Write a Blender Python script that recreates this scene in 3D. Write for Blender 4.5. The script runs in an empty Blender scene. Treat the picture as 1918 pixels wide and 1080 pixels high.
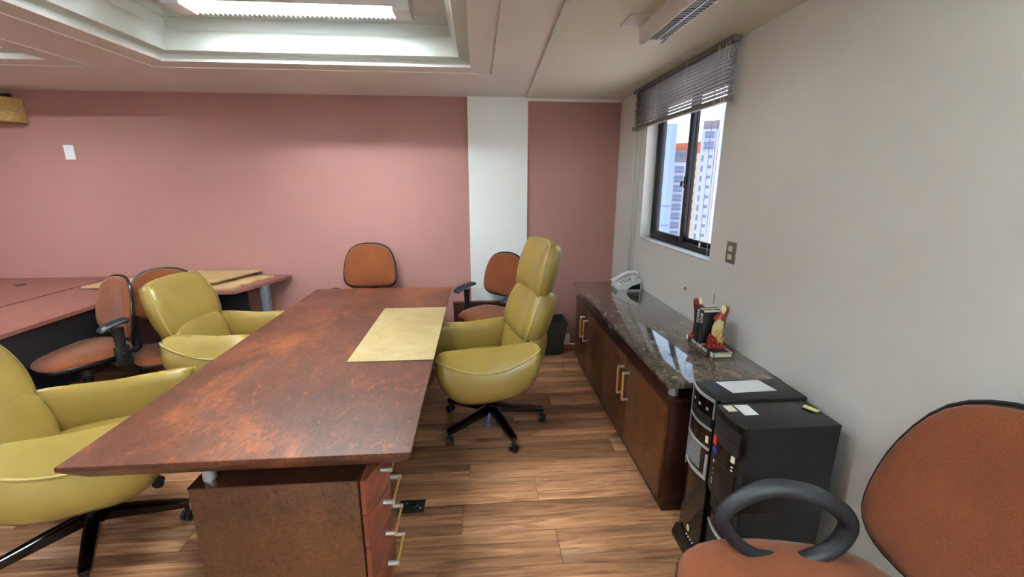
import bpy, bmesh, math, random
from mathutils import Vector, Matrix
random.seed(7)
R = math.radians
PI = math.pi
sc = bpy.context.scene
COL = sc.collection

# ------------------------------------------------------------------ camera
CAM_H = 1.65
cam = bpy.data.cameras.new('camera'); cam.sensor_fit = 'HORIZONTAL'; cam.sensor_width = 36
cam.lens = 817.04 / 1918 * 36; cam.clip_start = .02; cam.clip_end = 500
co = bpy.data.objects.new('camera', cam); COL.objects.link(co)
p_, y_, r_ = .242688, .0783369, .00199614
fw = Vector((math.sin(y_)*math.cos(p_), math.cos(y_)*math.cos(p_), -math.sin(p_)))
rt = Vector((math.cos(y_), -math.sin(y_), 0)); up = rt.cross(fw)
r2 = math.cos(r_)*rt + math.sin(r_)*up; u2 = r2.cross(fw)
m = Matrix((r2, u2, -fw)).transposed().to_4x4(); m.translation = (0, 0, CAM_H)
co.matrix_world = m
sc.camera = co

# ------------------------------------------------------------------ view + world + light strengths
sc.view_settings.view_transform = 'Standard'
sc.view_settings.look = 'None'
sc.view_settings.gamma = 1
sc.view_settings.use_curve_mapping = False
sc.view_settings.exposure = 2.3
TUBE = 52.0          # emission of the fluorescent tubes
TUBE_COL = (.86, 1.0, 1.0)
W = bpy.data.worlds.new('overcast_sky'); sc.world = W; W.use_nodes = True
wn = W.node_tree; bg = wn.nodes['Background']
tc = wn.nodes.new('ShaderNodeTexCoord'); sp = wn.nodes.new('ShaderNodeSeparateXYZ')
cr = wn.nodes.new('ShaderNodeValToRGB')
wn.links.new(tc.outputs['Generated'], sp.inputs[0]); wn.links.new(sp.outputs['Z'], cr.inputs[0])
cr.color_ramp.elements[0].position = 0.0; cr.color_ramp.elements[0].color = (1.0, .86, .82, 1)
cr.color_ramp.elements[1].position = .6; cr.color_ramp.elements[1].color = (.62, .80, 1.0, 1)
e = cr.color_ramp.elements.new(.10); e.color = (.98, .95, 1.0, 1)
wn.links.new(cr.outputs[0], bg.inputs[0]); bg.inputs[1].default_value = .78

# ------------------------------------------------------------------ materials
def srgb(r, g, b):
    f = lambda c: c/12.92 if c <= .04045 else ((c+.055)/1.055)**2.4
    return (f(r/255), f(g/255), f(b/255), 1)
def mat(name, col=(.5, .5, .5, 1), rough=.5, metal=0., emit=None, es=1., spec=None, coat=0.):
    mt = bpy.data.materials.new(name); mt.use_nodes = True
    b = mt.node_tree.nodes['Principled BSDF']
    b.inputs['Base Color'].default_value = col; b.inputs['Roughness'].default_value = rough
    b.inputs['Metallic'].default_value = metal
    if spec is not None: b.inputs['Specular IOR Level'].default_value = spec
    if coat: b.inputs['Coat Weight'].default_value = coat; b.inputs['Coat Roughness'].default_value = .08
    if emit: b.inputs['Emission Color'].default_value = emit; b.inputs['Emission Strength'].default_value = es
    return mt
def NT(mt): return mt.node_tree, mt.node_tree.nodes, mt.node_tree.links, mt.node_tree.nodes['Principled BSDF']
def coords(mt, scale=(1, 1, 1), kind='Object', rnd=False):
    t, n, l, b = NT(mt)
    c = n.new('ShaderNodeTexCoord'); mp = n.new('ShaderNodeMapping'); mp.inputs['Scale'].default_value = scale
    l.new(c.outputs[kind], mp.inputs[0])
    if rnd:
        oi = n.new('ShaderNodeObjectInfo'); ml = n.new('ShaderNodeMath'); ml.operation = 'MULTIPLY'; ml.inputs[1].default_value = 37.
        l.new(oi.outputs['Random'], ml.inputs[0]); cb = n.new('ShaderNodeCombineXYZ')
        for i in range(3): l.new(ml.outputs[0], cb.inputs[i])
        l.new(cb.outputs[0], mp.inputs['Location'])
    return mp.outputs[0]
def noise(mt, vec, scale, detail=4, rough=.55, dist=0.):
    t, n, l, b = NT(mt); x = n.new('ShaderNodeTexNoise')
    x.inputs['Scale'].default_value = scale; x.inputs['Detail'].default_value = detail
    x.inputs['Roughness'].default_value = rough; x.inputs['Distortion'].default_value = dist
    l.new(vec, x.inputs['Vector']); return x.outputs['Fac']
def ramp(mt, fac, stops):
    t, n, l, b = NT(mt); x = n.new('ShaderNodeValToRGB'); e = x.color_ramp.elements
    e[0].position, e[0].color = stops[0]; e[1].position, e[1].color = stops[-1]
    for pos, c in stops[1:-1]: q = e.new(pos); q.color = c
    l.new(fac, x.inputs[0]); return x.outputs[0]
def mix(mt, a, b_, fac, mode='MIX'):
    t, n, l, b = NT(mt); x = n.new('ShaderNodeMix'); x.data_type = 'RGBA'; x.blend_type = mode
    for s, v in ((0, fac), (6, a), (7, b_)):
        if hasattr(v, 'is_linked'): l.new(v, x.inputs[s])
        else: x.inputs[s].default_value = v
    return x.outputs[2]
def setcol(mt, c): NT(mt)[2].new(c, NT(mt)[3].inputs['Base Color'])
def bump(mt, h, strength=.2, dist=.01):
    t, n, l, b = NT(mt); x = n.new('ShaderNodeBump'); x.inputs['Strength'].default_value = strength; x.inputs['Distance'].default_value = dist
    l.new(h, x.inputs['Height']); l.new(x.outputs[0], b.inputs['Normal'])
def paint(name, col, rough=.75, var=.06, sc_=2.5, bs=.06):
    mt = mat(name, col, rough); v = coords(mt)
    n1 = noise(mt, v, sc_, 3)
    lo = tuple(c*(1-var) for c in col[:3])+(1,); hi = tuple(min(1, c*(1+var)) for c in col[:3])+(1,)
    setcol(mt, ramp(mt, n1, [(.3, lo), (.7, hi)])); bump(mt, noise(mt, v, 160, 2), bs, .004)
    return mt
M = {}
M['pink'] = paint('rose_wall_paint', srgb(163, 115, 108), .7, .03, 1.2)
M['white_paint'] = paint('offwhite_wall_paint', srgb(230, 231, 230), .7, .02, 1.5)
M['grey_paint'] = paint('pale_grey_wall_paint', srgb(228, 228, 224), .68, .03, 1.3)
M['ceiling'] = paint('ceiling_paint', srgb(222, 216, 212), .85, .02)
M['ceiling_window'] = paint('ceiling_paint_window_side', srgb(216, 211, 196), .85, .02)
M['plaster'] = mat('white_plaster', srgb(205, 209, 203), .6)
M['trim_white'] = mat('white_trim', srgb(214, 212, 206), .55)
def burl(name, dark, midc, lite, scale=1., rough=.22, coat=.25):
    mt = mat(name, midc, rough, coat=coat); v = coords(mt, (1, .55, 1))
    big = noise(mt, v, 2.2*scale, 6, .7, .3)
    c1 = ramp(mt, big, [(.30, dark), (.52, midc), (.80, lite)])
    fine = noise(mt, v, 26*scale, 9, .72, 2.4)
    c2 = ramp(mt, fine, [(.36, (.40, .34, .32, 1)), (.5, (1, 1, 1, 1)), (.64, (1.45, 1.3, 1.15, 1))])
    c = mix(mt, c1, c2, .85, 'MULTIPLY')
    fl = noise(mt, v, 15*scale, 7, .75, 1.5)
    c = mix(mt, c, lite, ramp(mt, fl, [(.56, (0, 0, 0, 1)), (.70, (.75, .75, .75, 1))]))
    setcol(mt, c)
    t, n, l, b = NT(mt); mr = n.new('ShaderNodeMapRange'); mr.inputs['To Min'].default_value = rough*.8; mr.inputs['To Max'].default_value = rough*1.6
    l.new(noise(mt, v, 5, 5), mr.inputs[0]); l.new(mr.outputs[0], b.inputs['Roughness'])
    return mt
M['burl'] = burl('burl_veneer', srgb(50, 26, 19), srgb(80, 42, 28), srgb(148, 80, 38), 1.0, .36, .08)
M['burl_dark'] = burl('dark_burl_veneer', srgb(62, 36, 20), srgb(84, 50, 28), srgb(112, 66, 36), 1., .4, .05)
M['burl_door'] = burl('burl_door_veneer', srgb(64, 31, 15), srgb(88, 46, 22), srgb(138, 80, 40), 1.2, .35, .1)
def veneer(name, a, b_, axis=(1, 14, 14), rough=.35, sc_=3.):
    mt = mat(name, a, rough); v = coords(mt, axis)
    setcol(mt, ramp(mt, noise(mt, v, sc_, 6, .6, .6), [(.35, a), (.65, b_)])); return mt
M['dark_wood'] = veneer('dark_stained_wood', srgb(44, 20, 15), srgb(62, 30, 22), (14, 1, 14), .3)
M['drawer_wood'] = veneer('red_brown_drawer_wood', srgb(96, 46, 34), srgb(132, 68, 50), (14, 1, 6), .35)
M['table_top'] = veneer('mahogany_laminate', srgb(122, 74, 66), srgb(140, 88, 78), (16, 1.2, 10), .5, 4.)
M['table_edge'] = mat('table_edge_band', srgb(60, 46, 30), .5)
M['lining'] = mat('black_underside', srgb(26, 27, 32), .5)
M['steel_blue'] = mat('grey_blue_metal', srgb(120, 126, 136), .4, .5)
M['steel_dark'] = mat('dark_grey_metal', srgb(66, 68, 72), .45, .4)
def leather(name, a, b_):
    mt = mat(name, a, .30, spec=.55); v = coords(mt)
    setcol(mt, ramp(mt, noise(mt, v, 4, 3), [(.3, a), (.7, b_)]))
    t, n, l, b = NT(mt); vo = n.new('ShaderNodeTexVoronoi'); vo.inputs['Scale'].default_value = 260; l.new(v, vo.inputs['Vector'])
    bump(mt, vo.outputs['Distance'], .12, .002); return mt
M['leather'] = leather('olive_leather', srgb(132, 108, 49), srgb(142, 118, 58))
M['piping'] = leather('olive_leather_piping', srgb(154, 132, 72), srgb(162, 142, 82))
M['pad_leather'] = mat('beige_leather', srgb(206, 178, 118), .5)
v = coords(M['pad_leather'], (1, 1, 1)); nn = noise(M['pad_leather'], v, 5, 6, .6, .8)
setcol(M['pad_leather'], ramp(M['pad_leather'], nn, [(.3, srgb(136, 114, 74)), (.5, srgb(150, 129, 88)), (.7, srgb(158, 139, 99))]))
def fabric(name, a, b_):
    mt = mat(name, a, .95, spec=.15); v = coords(mt)
    c = ramp(mt, noise(mt, v, 5, 5, .6), [(.3, a), (.7, b_)])
    c = mix(mt, c, ramp(mt, noise(mt, v, 320, 2), [(.3, (.72, .7, .68, 1)), (.7, (1.2, 1.2, 1.2, 1))]), .8, 'MULTIPLY')
    setcol(mt, c); bump(mt, noise(mt, v, 420, 2), .3, .003)
    b = NT(mt)[3]; b.inputs['Sheen Weight'].default_value = .15; return mt
M['rust'] = fabric('rust_fabric', srgb(114, 60, 33), srgb(130, 70, 39))
M['black_plastic'] = mat('black_plastic', srgb(26, 27, 30), .42)
M['black_rim'] = mat('black_glossy_rim', srgb(28, 28, 34), .25)
M['black_rubber'] = mat('soft_black_rubber', srgb(34, 36, 42), .5)
M['arm_pad'] = mat('blue_black_armpad', srgb(30, 35, 48), .42)
M['chrome_dark'] = mat('dark_chrome', srgb(70, 68, 72), .16, 1.)
M['chrome'] = mat('brushed_steel', srgb(214, 214, 216), .34, .75)
M['gold'] = mat('brass_rod', srgb(228, 184, 104), .35, .6)
M['blue_plastic'] = mat('blue_plastic', srgb(50, 110, 190), .4)
M['black_frame'] = mat('black_window_aluminium', srgb(22, 24, 32), .4, .3)
M['seal'] = mat('grey_seal', srgb(110, 125, 150), .4)
M['blind'] = mat('grey_blind_metal', srgb(132, 130, 130), .45)
M['blind_dark'] = mat('grey_blind_rail', srgb(112, 106, 102), .4)
M['cord'] = mat('pale_cord', srgb(214, 212, 204), .7)
M['switch'] = mat('taupe_switch_plate', srgb(116, 110, 100), .45)
M['button'] = mat('cream_switch_button', srgb(214, 210, 190), .45)
M['white_plastic'] = mat('white_plastic', srgb(222, 224, 228), .4)
M['black_pc'] = paint('black_painted_steel', srgb(17, 17, 19), .4, .1, 30, .1)
M['gloss_black'] = mat('piano_black', srgb(14, 13, 13), .12)
M['silver'] = mat('silver_plastic', srgb(176, 180, 186), .35, .35)
M['grey_mesh'] = mat('grey_perforated_front', srgb(98, 100, 106), .55)
_v = coords(M['grey_mesh']); _t, _n, _l, _b = NT(M['grey_mesh']); _vo = _n.new('ShaderNodeTexVoronoi'); _vo.inputs['Scale'].default_value = 300; _l.new(_v, _vo.inputs['Vector'])
setcol(M['grey_mesh'], ramp(M['grey_mesh'], _vo.outputs['Distance'], [(.2, srgb(60, 62, 66)), (.45, srgb(122, 124, 130))]))
M['paper'] = mat('white_paper', srgb(228, 230, 234), .8)
M['label_cream'] = mat('cream_label', srgb(226, 220, 190), .7)
M['sticky'] = mat('yellow_sticky_paper', srgb(220, 220, 140), .8)
M['red_sticker'] = mat('orange_red_sticker', srgb(235, 70, 40), .5)
M['blue_sticker'] = mat('blue_sticker', srgb(60, 80, 190), .5)
M['gold_sticker'] = mat('gold_sticker', srgb(190, 180, 130), .4)
def card():
    mt = mat('brown_cardboard', srgb(190, 158, 112), .85); v = coords(mt, (1, 40, 1))
    setcol(mt, ramp(mt, noise(mt, v, 4, 3), [(.3, srgb(182, 148, 102)), (.7, srgb(198, 168, 122))])); return mt
M['card'] = card()
M['book_black'] = mat('black_book_cover', srgb(24, 24, 26), .35)
M['pages'] = mat('cream_pages', srgb(220, 216, 190), .8)
M['letter'] = mat('white_lettering', srgb(232, 232, 230), .6)
M['red_lacquer'] = mat('red_lacquer', srgb(140, 34, 28), .3)
M['cream_lacquer'] = mat('cream_lacquer', srgb(226, 208, 150), .35)
M['ochre'] = mat('ochre_lacquer', srgb(196, 146, 70), .4)
M['maroon'] = mat('dark_maroon', srgb(70, 26, 26), .4)
M['trash'] = mat('charcoal_plastic_bin', srgb(40, 38, 38), .5)
M['outlet'] = mat('grey_metal_outlet_plate', srgb(58, 60, 62), .4, .6)
M['straw'] = mat('woven_straw', srgb(196, 162, 100), .9)
_v = coords(M['straw']); bump(M['straw'], noise(M['straw'], _v, 150, 2), .6, .01)
setcol(M['straw'], ramp(M['straw'], noise(M['straw'], _v, 180, 2), [(.35, srgb(150, 116, 62)), (.65, srgb(212, 178, 116))]))
M['scuff'] = mat('dark_scuff', srgb(96, 90, 84), .9)
M['tube'] = mat('fluorescent_tube', (.9, .9, .9, 1), .4, emit=TUBE_COL+(1,), es=TUBE)
M['tube_boosted'] = mat('boosted_fluorescent_tube', (.9, .9, .9, 1), .4, emit=TUBE_COL+(1,), es=TUBE*1.45)  # stronger emission for the added open fixtures, to brighten the right wall
M['tube_off'] = mat('unlit_tube', srgb(226, 226, 228), .35)
M['fixture'] = mat('white_enamel', srgb(224, 222, 222), .4)
M['louvre'] = mat('satin_aluminium', srgb(206, 206, 212), .3, .7)
M['stain'] = mat('brown_ceiling_stain', srgb(150, 124, 84), .9)
def glass():
    mt = bpy.data.materials.new('window_glass'); mt.use_nodes = True; n = mt.node_tree.nodes; l = mt.node_tree.links
    n.clear(); o = n.new('ShaderNodeOutputMaterial'); t = n.new('ShaderNodeBsdfTransparent'); g = n.new('ShaderNodeBsdfGlossy')
    g.inputs['Roughness'].default_value = .02; t.inputs[0].default_value = (.93, .96, 1, 1)
    f = n.new('ShaderNodeLayerWeight'); pw = n.new('ShaderNodeMath'); pw.operation = 'POWER'; pw.inputs[1].default_value = 4.
    ma = n.new('ShaderNodeMath'); ma.operation = 'MULTIPLY_ADD'; ma.inputs[1].default_value = .55; ma.inputs[2].default_value = .04; mx = n.new('ShaderNodeMixShader')
    l.new(f.outputs['Facing'], pw.inputs[0]); l.new(pw.outputs[0], ma.inputs[0])
    l.new(ma.outputs[0], mx.inputs[0]); l.new(t.outputs[0], mx.inputs[1]); l.new(g.outputs[0], mx.inputs[2]); l.new(mx.outputs[0], o.inputs[0]); return mt
M['glass'] = glass()
def granite():
    mt = mat('brown_veined_marble', srgb(60, 52, 46), .05, coat=.6, spec=.8); v = coords(mt, (1, 1, 1))
    base = ramp(mt, noise(mt, v, 9, 6, .65, 1.2), [(.3, srgb(54, 46, 41)), (.5, srgb(82, 72, 64)), (.7, srgb(116, 104, 94))])
    vein = noise(mt, v, 17, 8, .72, 1.6)
    t, n, l, b = NT(mt)
    s = n.new('ShaderNodeMath'); s.operation = 'SUBTRACT'; s.inputs[1].default_value = .5; l.new(vein, s.inputs[0])
    a = n.new('ShaderNodeMath'); a.operation = 'ABSOLUTE'; l.new(s.outputs[0], a.inputs[0])
    vm = ramp(mt, a.outputs[0], [(0.0, (.85, .85, .85, 1)), (.016, (0, 0, 0, 1))])
    patch = ramp(mt, noise(mt, v, 7, 4, .6), [(.44, (.12, .12, .12, 1)), (.62, (1, 1, 1, 1))])
    c = mix(mt, base, srgb(178, 166, 150), mix(mt, vm, patch, 1.0, 'MULTIPLY'))
    v2 = coords(mt, (2.4, 1, 1)); bl = noise(mt, v2, 15, 2, .5, .5)
    c = mix(mt, c, srgb(204, 196, 180), ramp(mt, bl, [(.685, (0, 0, 0, 1)), (.715, (.85, .85, .85, 1))]))
    setcol(mt, c); return mt
M['granite'] = granite()
def plank_mat():
    mt = mat('walnut_laminate', srgb(120, 78, 50), .42, spec=.3); v = coords(mt, (1, 1, 1), rnd=True)
    t, n, l, b = NT(mt)
    # strips printed on each board: three per board, each with its own tone
    oc = n.new('ShaderNodeTexCoord'); s = n.new('ShaderNodeSeparateXYZ'); l.new(oc.outputs['Object'], s.inputs[0])
    ml = n.new('ShaderNodeMath'); ml.operation = 'MULTIPLY_ADD'; ml.inputs[1].default_value = 1/.0667; ml.inputs[2].default_value = 30.5; l.new(s.outputs['Y'], ml.inputs[0])
    fl = n.new('ShaderNodeMath'); fl.operation = 'FLOOR'; l.new(ml.outputs[0], fl.inputs[0])
    oi = n.new('ShaderNodeObjectInfo'); m2 = n.new('ShaderNodeMath'); m2.operation = 'MULTIPLY_ADD'; m2.inputs[1].default_value = 91.; l.new(oi.outputs['Random'], m2.inputs[0]); l.new(fl.outputs[0], m2.inputs[2])
    wn_ = n.new('ShaderNodeTexWhiteNoise'); wn_.noise_dimensions = '1D'; l.new(m2.outputs[0], wn_.inputs['W'])
    mp = n.new('ShaderNodeMapping'); mp.inputs['Scale'].default_value = (.8, 11, 1); l.new(v, mp.inputs[0])
    cb = n.new('ShaderNodeCombineXYZ'); l.new(m2.outputs[0], cb.inputs[0]); l.new(cb.outputs[0], mp.inputs['Location'])
    g = noise(mt, mp.outputs[0], 2.6, 8, .62, 1.5)
    c = ramp(mt, g, [(.28, srgb(100, 66, 48)), (.44, srgb(154, 108, 78)), (.56, srgb(180, 131, 96)), (.72, srgb(208, 160, 118))])
    tone = ramp(mt, wn_.outputs['Value'], [(0, (.50, .46, .46, 1)), (.45, (.86, .84, .82, 1)), (1, (1.14, 1.1, 1.04, 1))])
    c = mix(mt, c, tone, .85, 'MULTIPLY')
    setcol(mt, c); bump(mt, g, .06, .002); return mt
M['plank'] = plank_mat()
M['subfloor'] = mat('dark_floor_joint', srgb(50, 34, 26), .8)
# outdoor facades
M['f_white'] = mat('white_facade', srgb(146, 155, 168), .8)
M['f_blue'] = mat('pale_blue_facade', srgb(120, 142, 172), .8)
M['f_grey'] = mat('grey_facade', srgb(108, 106, 112), .8)
M['f_cream'] = mat('cream_facade', srgb(164, 154, 130), .8)
M['f_brick'] = mat('orange_brick_facade', srgb(160, 88, 62), .8)
M['f_win'] = mat('dark_window_pane', srgb(78, 96, 126), .3)
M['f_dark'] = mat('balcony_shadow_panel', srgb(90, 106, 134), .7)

# ------------------------------------------------------------------ mesh helpers
class MB:
    def __init__(s): s.v = []; s.f = []; s.mi = []
    def add(s, vs, fs, mi=0):
        o = len(s.v); s.v += [tuple(x) for x in vs]; s.f += [[i+o for i in f] for f in fs]; s.mi += [mi]*len(fs); return s
    def box(s, a, b, bev=0., mi=0, rot=None, piv=None):
        bm = bmesh.new(); bmesh.ops.create_cube(bm, size=1)
        c = [(a[i]+b[i])/2 for i in range(3)]; d = [abs(b[i]-a[i]) for i in range(3)]
        for v in bm.verts: v.co = Vector([v.co[i]*d[i] for i in range(3)])
        if bev: bmesh.ops.bevel(bm, geom=bm.edges[:], offset=min(bev, min(d)*.45), segments=2, affect='EDGES', profile=.5)
        if rot: bm.transform(rot)
        bm.transform(Matrix.Translation(c)); bm.verts.index_update()
        s.add([v.co[:] for v in bm.verts], [[v.index for v in f.verts] for f in bm.faces], mi); bm.free(); return s
    def tube(s, pts, r, n=8, closed=False, cap=True, mi=0, flat=None):
        pts = [Vector(p) for p in pts]; N = len(pts); rs = r if isinstance(r, (list, tuple)) else [r]*N
        rings = []; pn = None
        for i in range(N):
            a = pts[i-1] if (i or closed) else pts[i]; b = pts[(i+1) % N] if (i < N-1 or closed) else pts[i]
            t = (b-a); t = t.normalized() if t.length > 1e-9 else Vector((0, 0, 1))
            if pn is None:
                q = Vector((0, 0, 1)) if abs(t.z) < .9 else Vector((1, 0, 0)); pn = (q-t*q.dot(t)).normalized()
            else:
                pn = pn-t*pn.dot(t); pn = pn.normalized() if pn.length > 1e-6 else t.orthogonal().normalized()
            bn = t.cross(pn)
            fx, fy = flat if flat else (1, 1)
            rings.append([pts[i]+(pn*math.cos(2*PI*k/n)*fx+bn*math.sin(2*PI*k/n)*fy)*rs[i] for k in range(n)])
        return s.loft(rings, closed, cap, mi)
    def loft(s, rings, closed=False, cap=True, mi=0):
        n = len(rings[0]); N = len(rings); vs = [p for r in rings for p in r]; fs = []
        for i in range(N if closed else N-1):
            j = (i+1) % N
            for k in range(n): k2 = (k+1) % n; fs.append([i*n+k, i*n+k2, j*n+k2, j*n+k])
        if cap and not closed: fs.append([k for k in range(n)][::-1]); fs.append([(N-1)*n+k for k in range(n)])
        return s.add(vs, fs, mi)
    def cyl(s, a, b, r, r2=None, n=16, mi=0): return s.tube([a, b], [r, r if r2 is None else r2], n, mi=mi)
    def lathe(s, prof, c=(0, 0, 0), n=20, mi=0):
        return s.loft([[(c[0]+r*math.cos(2*PI*k/n), c[1]+r*math.sin(2*PI*k/n), c[2]+z) for k in range(n)] for r, z in prof], mi=mi)
    def prism(s, poly, z0, z1, axis='z', mi=0):
        n = len(poly)
        P = {'z': lambda p, h: (p[0], p[1], h), 'y': lambda p, h: (p[0], h, p[1]), 'x': lambda p, h: (h, p[0], p[1])}[axis]
        return s.loft([[P(p, z0) for p in poly], [P(p, z1) for p in poly]], mi=mi)
    def ball(s, c, r, n=12, mi=0, sq=(1, 1, 1)):
        prof = [(max(1e-4, r*math.sin(PI*i/(n//2+2))), -r*math.cos(PI*i/(n//2+2))) for i in range(n//2+3)]
        return s.loft([[(c[0]+q*math.cos(2*PI*k/n)*sq[0], c[1]+q*math.sin(2*PI*k/n)*sq[1], c[2]+z*sq[2]) for k in range(n)] for q, z in prof], mi=mi)
    def build(s, name, mt, parent=None, smooth=35, loc=None):
        me = bpy.data.meshes.new(name); me.from_pydata(s.v, [], s.f)
        for x in (mt if isinstance(mt, (list, tuple)) else [mt]): me.materials.append(M[x] if isinstance(x, str) else x)
        me.polygons.foreach_set('material_index', s.mi)
        bm = bmesh.new(); bm.from_mesh(me); bmesh.ops.recalc_face_normals(bm, faces=bm.faces[:]); bm.to_mesh(me); bm.free()
        if smooth:
            me.polygons.foreach_set('use_smooth', [True]*len(me.polygons)); me.set_sharp_from_angle(angle=R(smooth))
        me.update()
        o = bpy.data.objects.new(name, me); COL.objects.link(o)
        if parent: o.parent = parent
        if loc: o.location = loc
        return o
def thing(name, label, cat, loc=(0, 0, 0), rz=0, group=None):
    o = bpy.data.objects.new(name, None); COL.objects.link(o); o.empty_display_size = .1
    o.location = loc; o.rotation_euler = (0, 0, R(rz)); return tag(o, label, cat, group)
def tag(o, label, cat, group=None):
    o['label'] = label; o['category'] = cat
    if group: o['group'] = group
    return o
def struct(o): o['kind'] = 'structure'; return o
def copy_tree(o, parent=None):
    c = o.copy(); COL.objects.link(c); c.parent = parent
    for ch in list(o.children): copy_tree(ch, c)
    return c
def spline(pts, n=8, closed=True):
    out = []; N = len(pts); P = [Vector(p) for p in pts]
    for i in range(N if closed else N-1):
        p0 = P[(i-1) % N] if closed or i else P[i]; p1 = P[i]; p2 = P[(i+1) % N]; p3 = P[(i+2) % N] if closed or i+2 < N else p2
        for k in range(n):
            t = k/n; out.append(.5*((2*p1)+(-p0+p2)*t+(2*p0-5*p1+4*p2-p3)*t*t+(-p0+3*p1-3*p2+p3)*t**3))
    if not closed: out.append(P[-1])
    return out
def lerp(a, b, t): return a+(b-a)*t

# ------------------------------------------------------------------ room
XW, YB, ZC = 1.37, 4.213, 2.373
XL, YN = -4.9, -2.6
T = .16
WY0, WY1, WZ0, WZ1 = 2.466, 3.604, 1.175, 2.29     # window opening in the right wall
fl = struct(MB().box((XL, YN, -.06), (XW, YB, -.006)).build('floor', 'subfloor'))
# laminate boards (parts of the floor), running across the room
PW, PL = .2, 1.29
y0 = 1.765-PW*8
pm = MB().box((-PL/2+.0008, -PW/2+.0008, -.005), (PL/2-.0008, PW/2-.0008, 0), .0012).build('plank', 'plank', fl)
first = True
xoff = {8: -.10, 7: .355, 10: -.07, 9: .3, 11: -.45, 6: -.2, 12: .15}
row = 0
while y0+row*PW < YB:
    yc = y0+row*PW+PW/2; o0 = xoff.get(row, random.uniform(-.6, .6))
    k = -5
    while True:
        xa = o0+k*PL; xb = xa+PL; k += 1
        if xb < XL+.02: continue
        if xa > XW: break
        if yc < .55 or xa < -4.6: continue
        if first: o = pm; first = False
        else: o = pm.copy(); COL.objects.link(o)
        a, b = max(xa, XL), min(xb, XW); yt = min(yc+PW/2, YB)
        o.location = ((a+b)/2, (yc-PW/2+yt)/2, random.uniform(-.0004, 0)); o.scale = ((b-a)/PL, (yt-yc+PW/2)/PW, 1)
    row += 1
# walls
wb = struct(MB().box((XL, YB, 0), (XW+T, YB+T, 2.9)).build('wall_back', 'pink'))
col_ = struct(MB().box((-.075, YB-.035, 0), (.47, YB-.001, ZC)).build('trim_1', 'white_paint'))
w = MB()
w.box((XW, YN, 0), (XW+T, WY0, 2.9)).box((XW, WY1, 0), (XW+T, YB, 2.9))
w.box((XW, WY0, 0), (XW+T, WY1, WZ0)).box((XW, WY0, WZ1), (XW+T, WY1, 2.9))
wr = struct(w.build('wall_right', 'grey_paint'))
struct(MB().box((XW-.03, 3.80, 0), (XW-.0005, YB-.0005, ZC)).build('trim_2', 'grey_paint'))
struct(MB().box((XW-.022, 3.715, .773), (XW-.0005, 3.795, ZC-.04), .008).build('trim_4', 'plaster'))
struct(MB().box((XL-T, YN, 0), (XL, YB, 2.9)).build('wall_left', 'pink'))
struct(MB().box((XL, YN-T, 0), (XW, YN, 2.9)).build('wall_front', 'white_paint'))
struct(MB().box((.472, YB-.014, 2.345), (XW-.031, YB-.0005, ZC)).build('trim_3', 'trim_white'))
# baseboards
b = MB(); b.box((XL+.001, YB-.015, 0), (-.077, YB-.0005, .115), .003).box((.472, YB-.015, 0), (.93, YB-.0005, .115), .003); struct(b.build('baseboard_back', 'trim_white'))
struct(MB().box((XW-.014, YN+.01, 0), (XW-.0005, 1.25, .10), .003).build('baseboard_right', 'trim_white'))
# ceiling with two coffers
CO = [(-1.957, -.03, .55, 3.163), (-4.55, -2.655, .55, 3.19), (-1.957, -.03, -2.3, .12), (-4.55, -2.655, -2.3, .12)]       # x0,x1,y0,y1
cm = MB()
def ceil_rect(x0, x1, y0, y1, mi=0): cm.box((x0, y0, ZC), (x1, y1, ZC+.02), mi=mi)
BX0, BX1 = .405, .47                                             # the flat right part starts here
ceil_rect(XL, -4.55, YN, YB); ceil_rect(-2.655, -1.957, YN, YB)
for (x0, x1, ya, yb) in CO[:2]: ceil_rect(x0, x1, yb, YB); ceil_rect(x0, x1, .12, ya); ceil_rect(x0, x1, YN, -2.3)
cm.prism([(-.03, YN), (.22, YN), (.468, YB), (-.03, YB)], ZC, ZC+.02)
cm.box((XL, YN, 2.62), (XW, YB, 2.66))
ce = struct(cm.build('ceiling', 'ceiling', smooth=0))
cm2 = MB(); cm2.prism([(.22, YN), (XW, YN), (XW, YB), (.468, YB)], ZC-.004, ZC+.02)
struct(cm2.build('ceiling_window_side', 'ceiling_window', smooth=0)).parent = ce
b = MB(); b.prism([(.205, YN), (.235, YN), (.482, YB-.04), (.452, YB-.04)], ZC-.012, ZC-.001); b.build('cover_strip', 'trim_white', ce)
# coffer mouldings: profile of (inward offset, height)
prof = [(0, 0), (-.004, .012), (0, .036), (.008, .042), (.075, .044), (.078, .052), (.080, .10), (.092, .125), (.112, .142), (.118, .146), (.122, .20), (.128, .206), (.150, .208), (.152, .235), (.16, .25)]
def rect_ring(x0, x1, ya, yb, d, z): return [(x0+d, ya+d, z), (x1-d, ya+d, z), (x1-d, yb-d, z), (x0+d, yb-d, z)]
for ci, (x0, x1, ya, yb) in enumerate(CO):
    mb = MB(); mb.loft([rect_ring(x0, x1, ya, yb, d, ZC+h) for d, h in prof], cap=False)
    mb.build('coffer_moulding', 'plaster', ce, smooth=25)
    g = .165; q = MB()
    for (a, bb, c, dd) in ((x0-g, x1+g, yb+g-.022, yb+g), (x0-g, x1+g, ya-g, ya-g+.022), (x0-g, x0-g+.022, ya-g+.022, yb+g-.022), (x1+g-.022, x1+g, ya-g+.022, yb+g-.022)):
        q.box((a, c, ZC-.006), (bb, dd, ZC-.0005))
    q.build('coffer_border', 'ceiling', ce, smooth=0)

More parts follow.
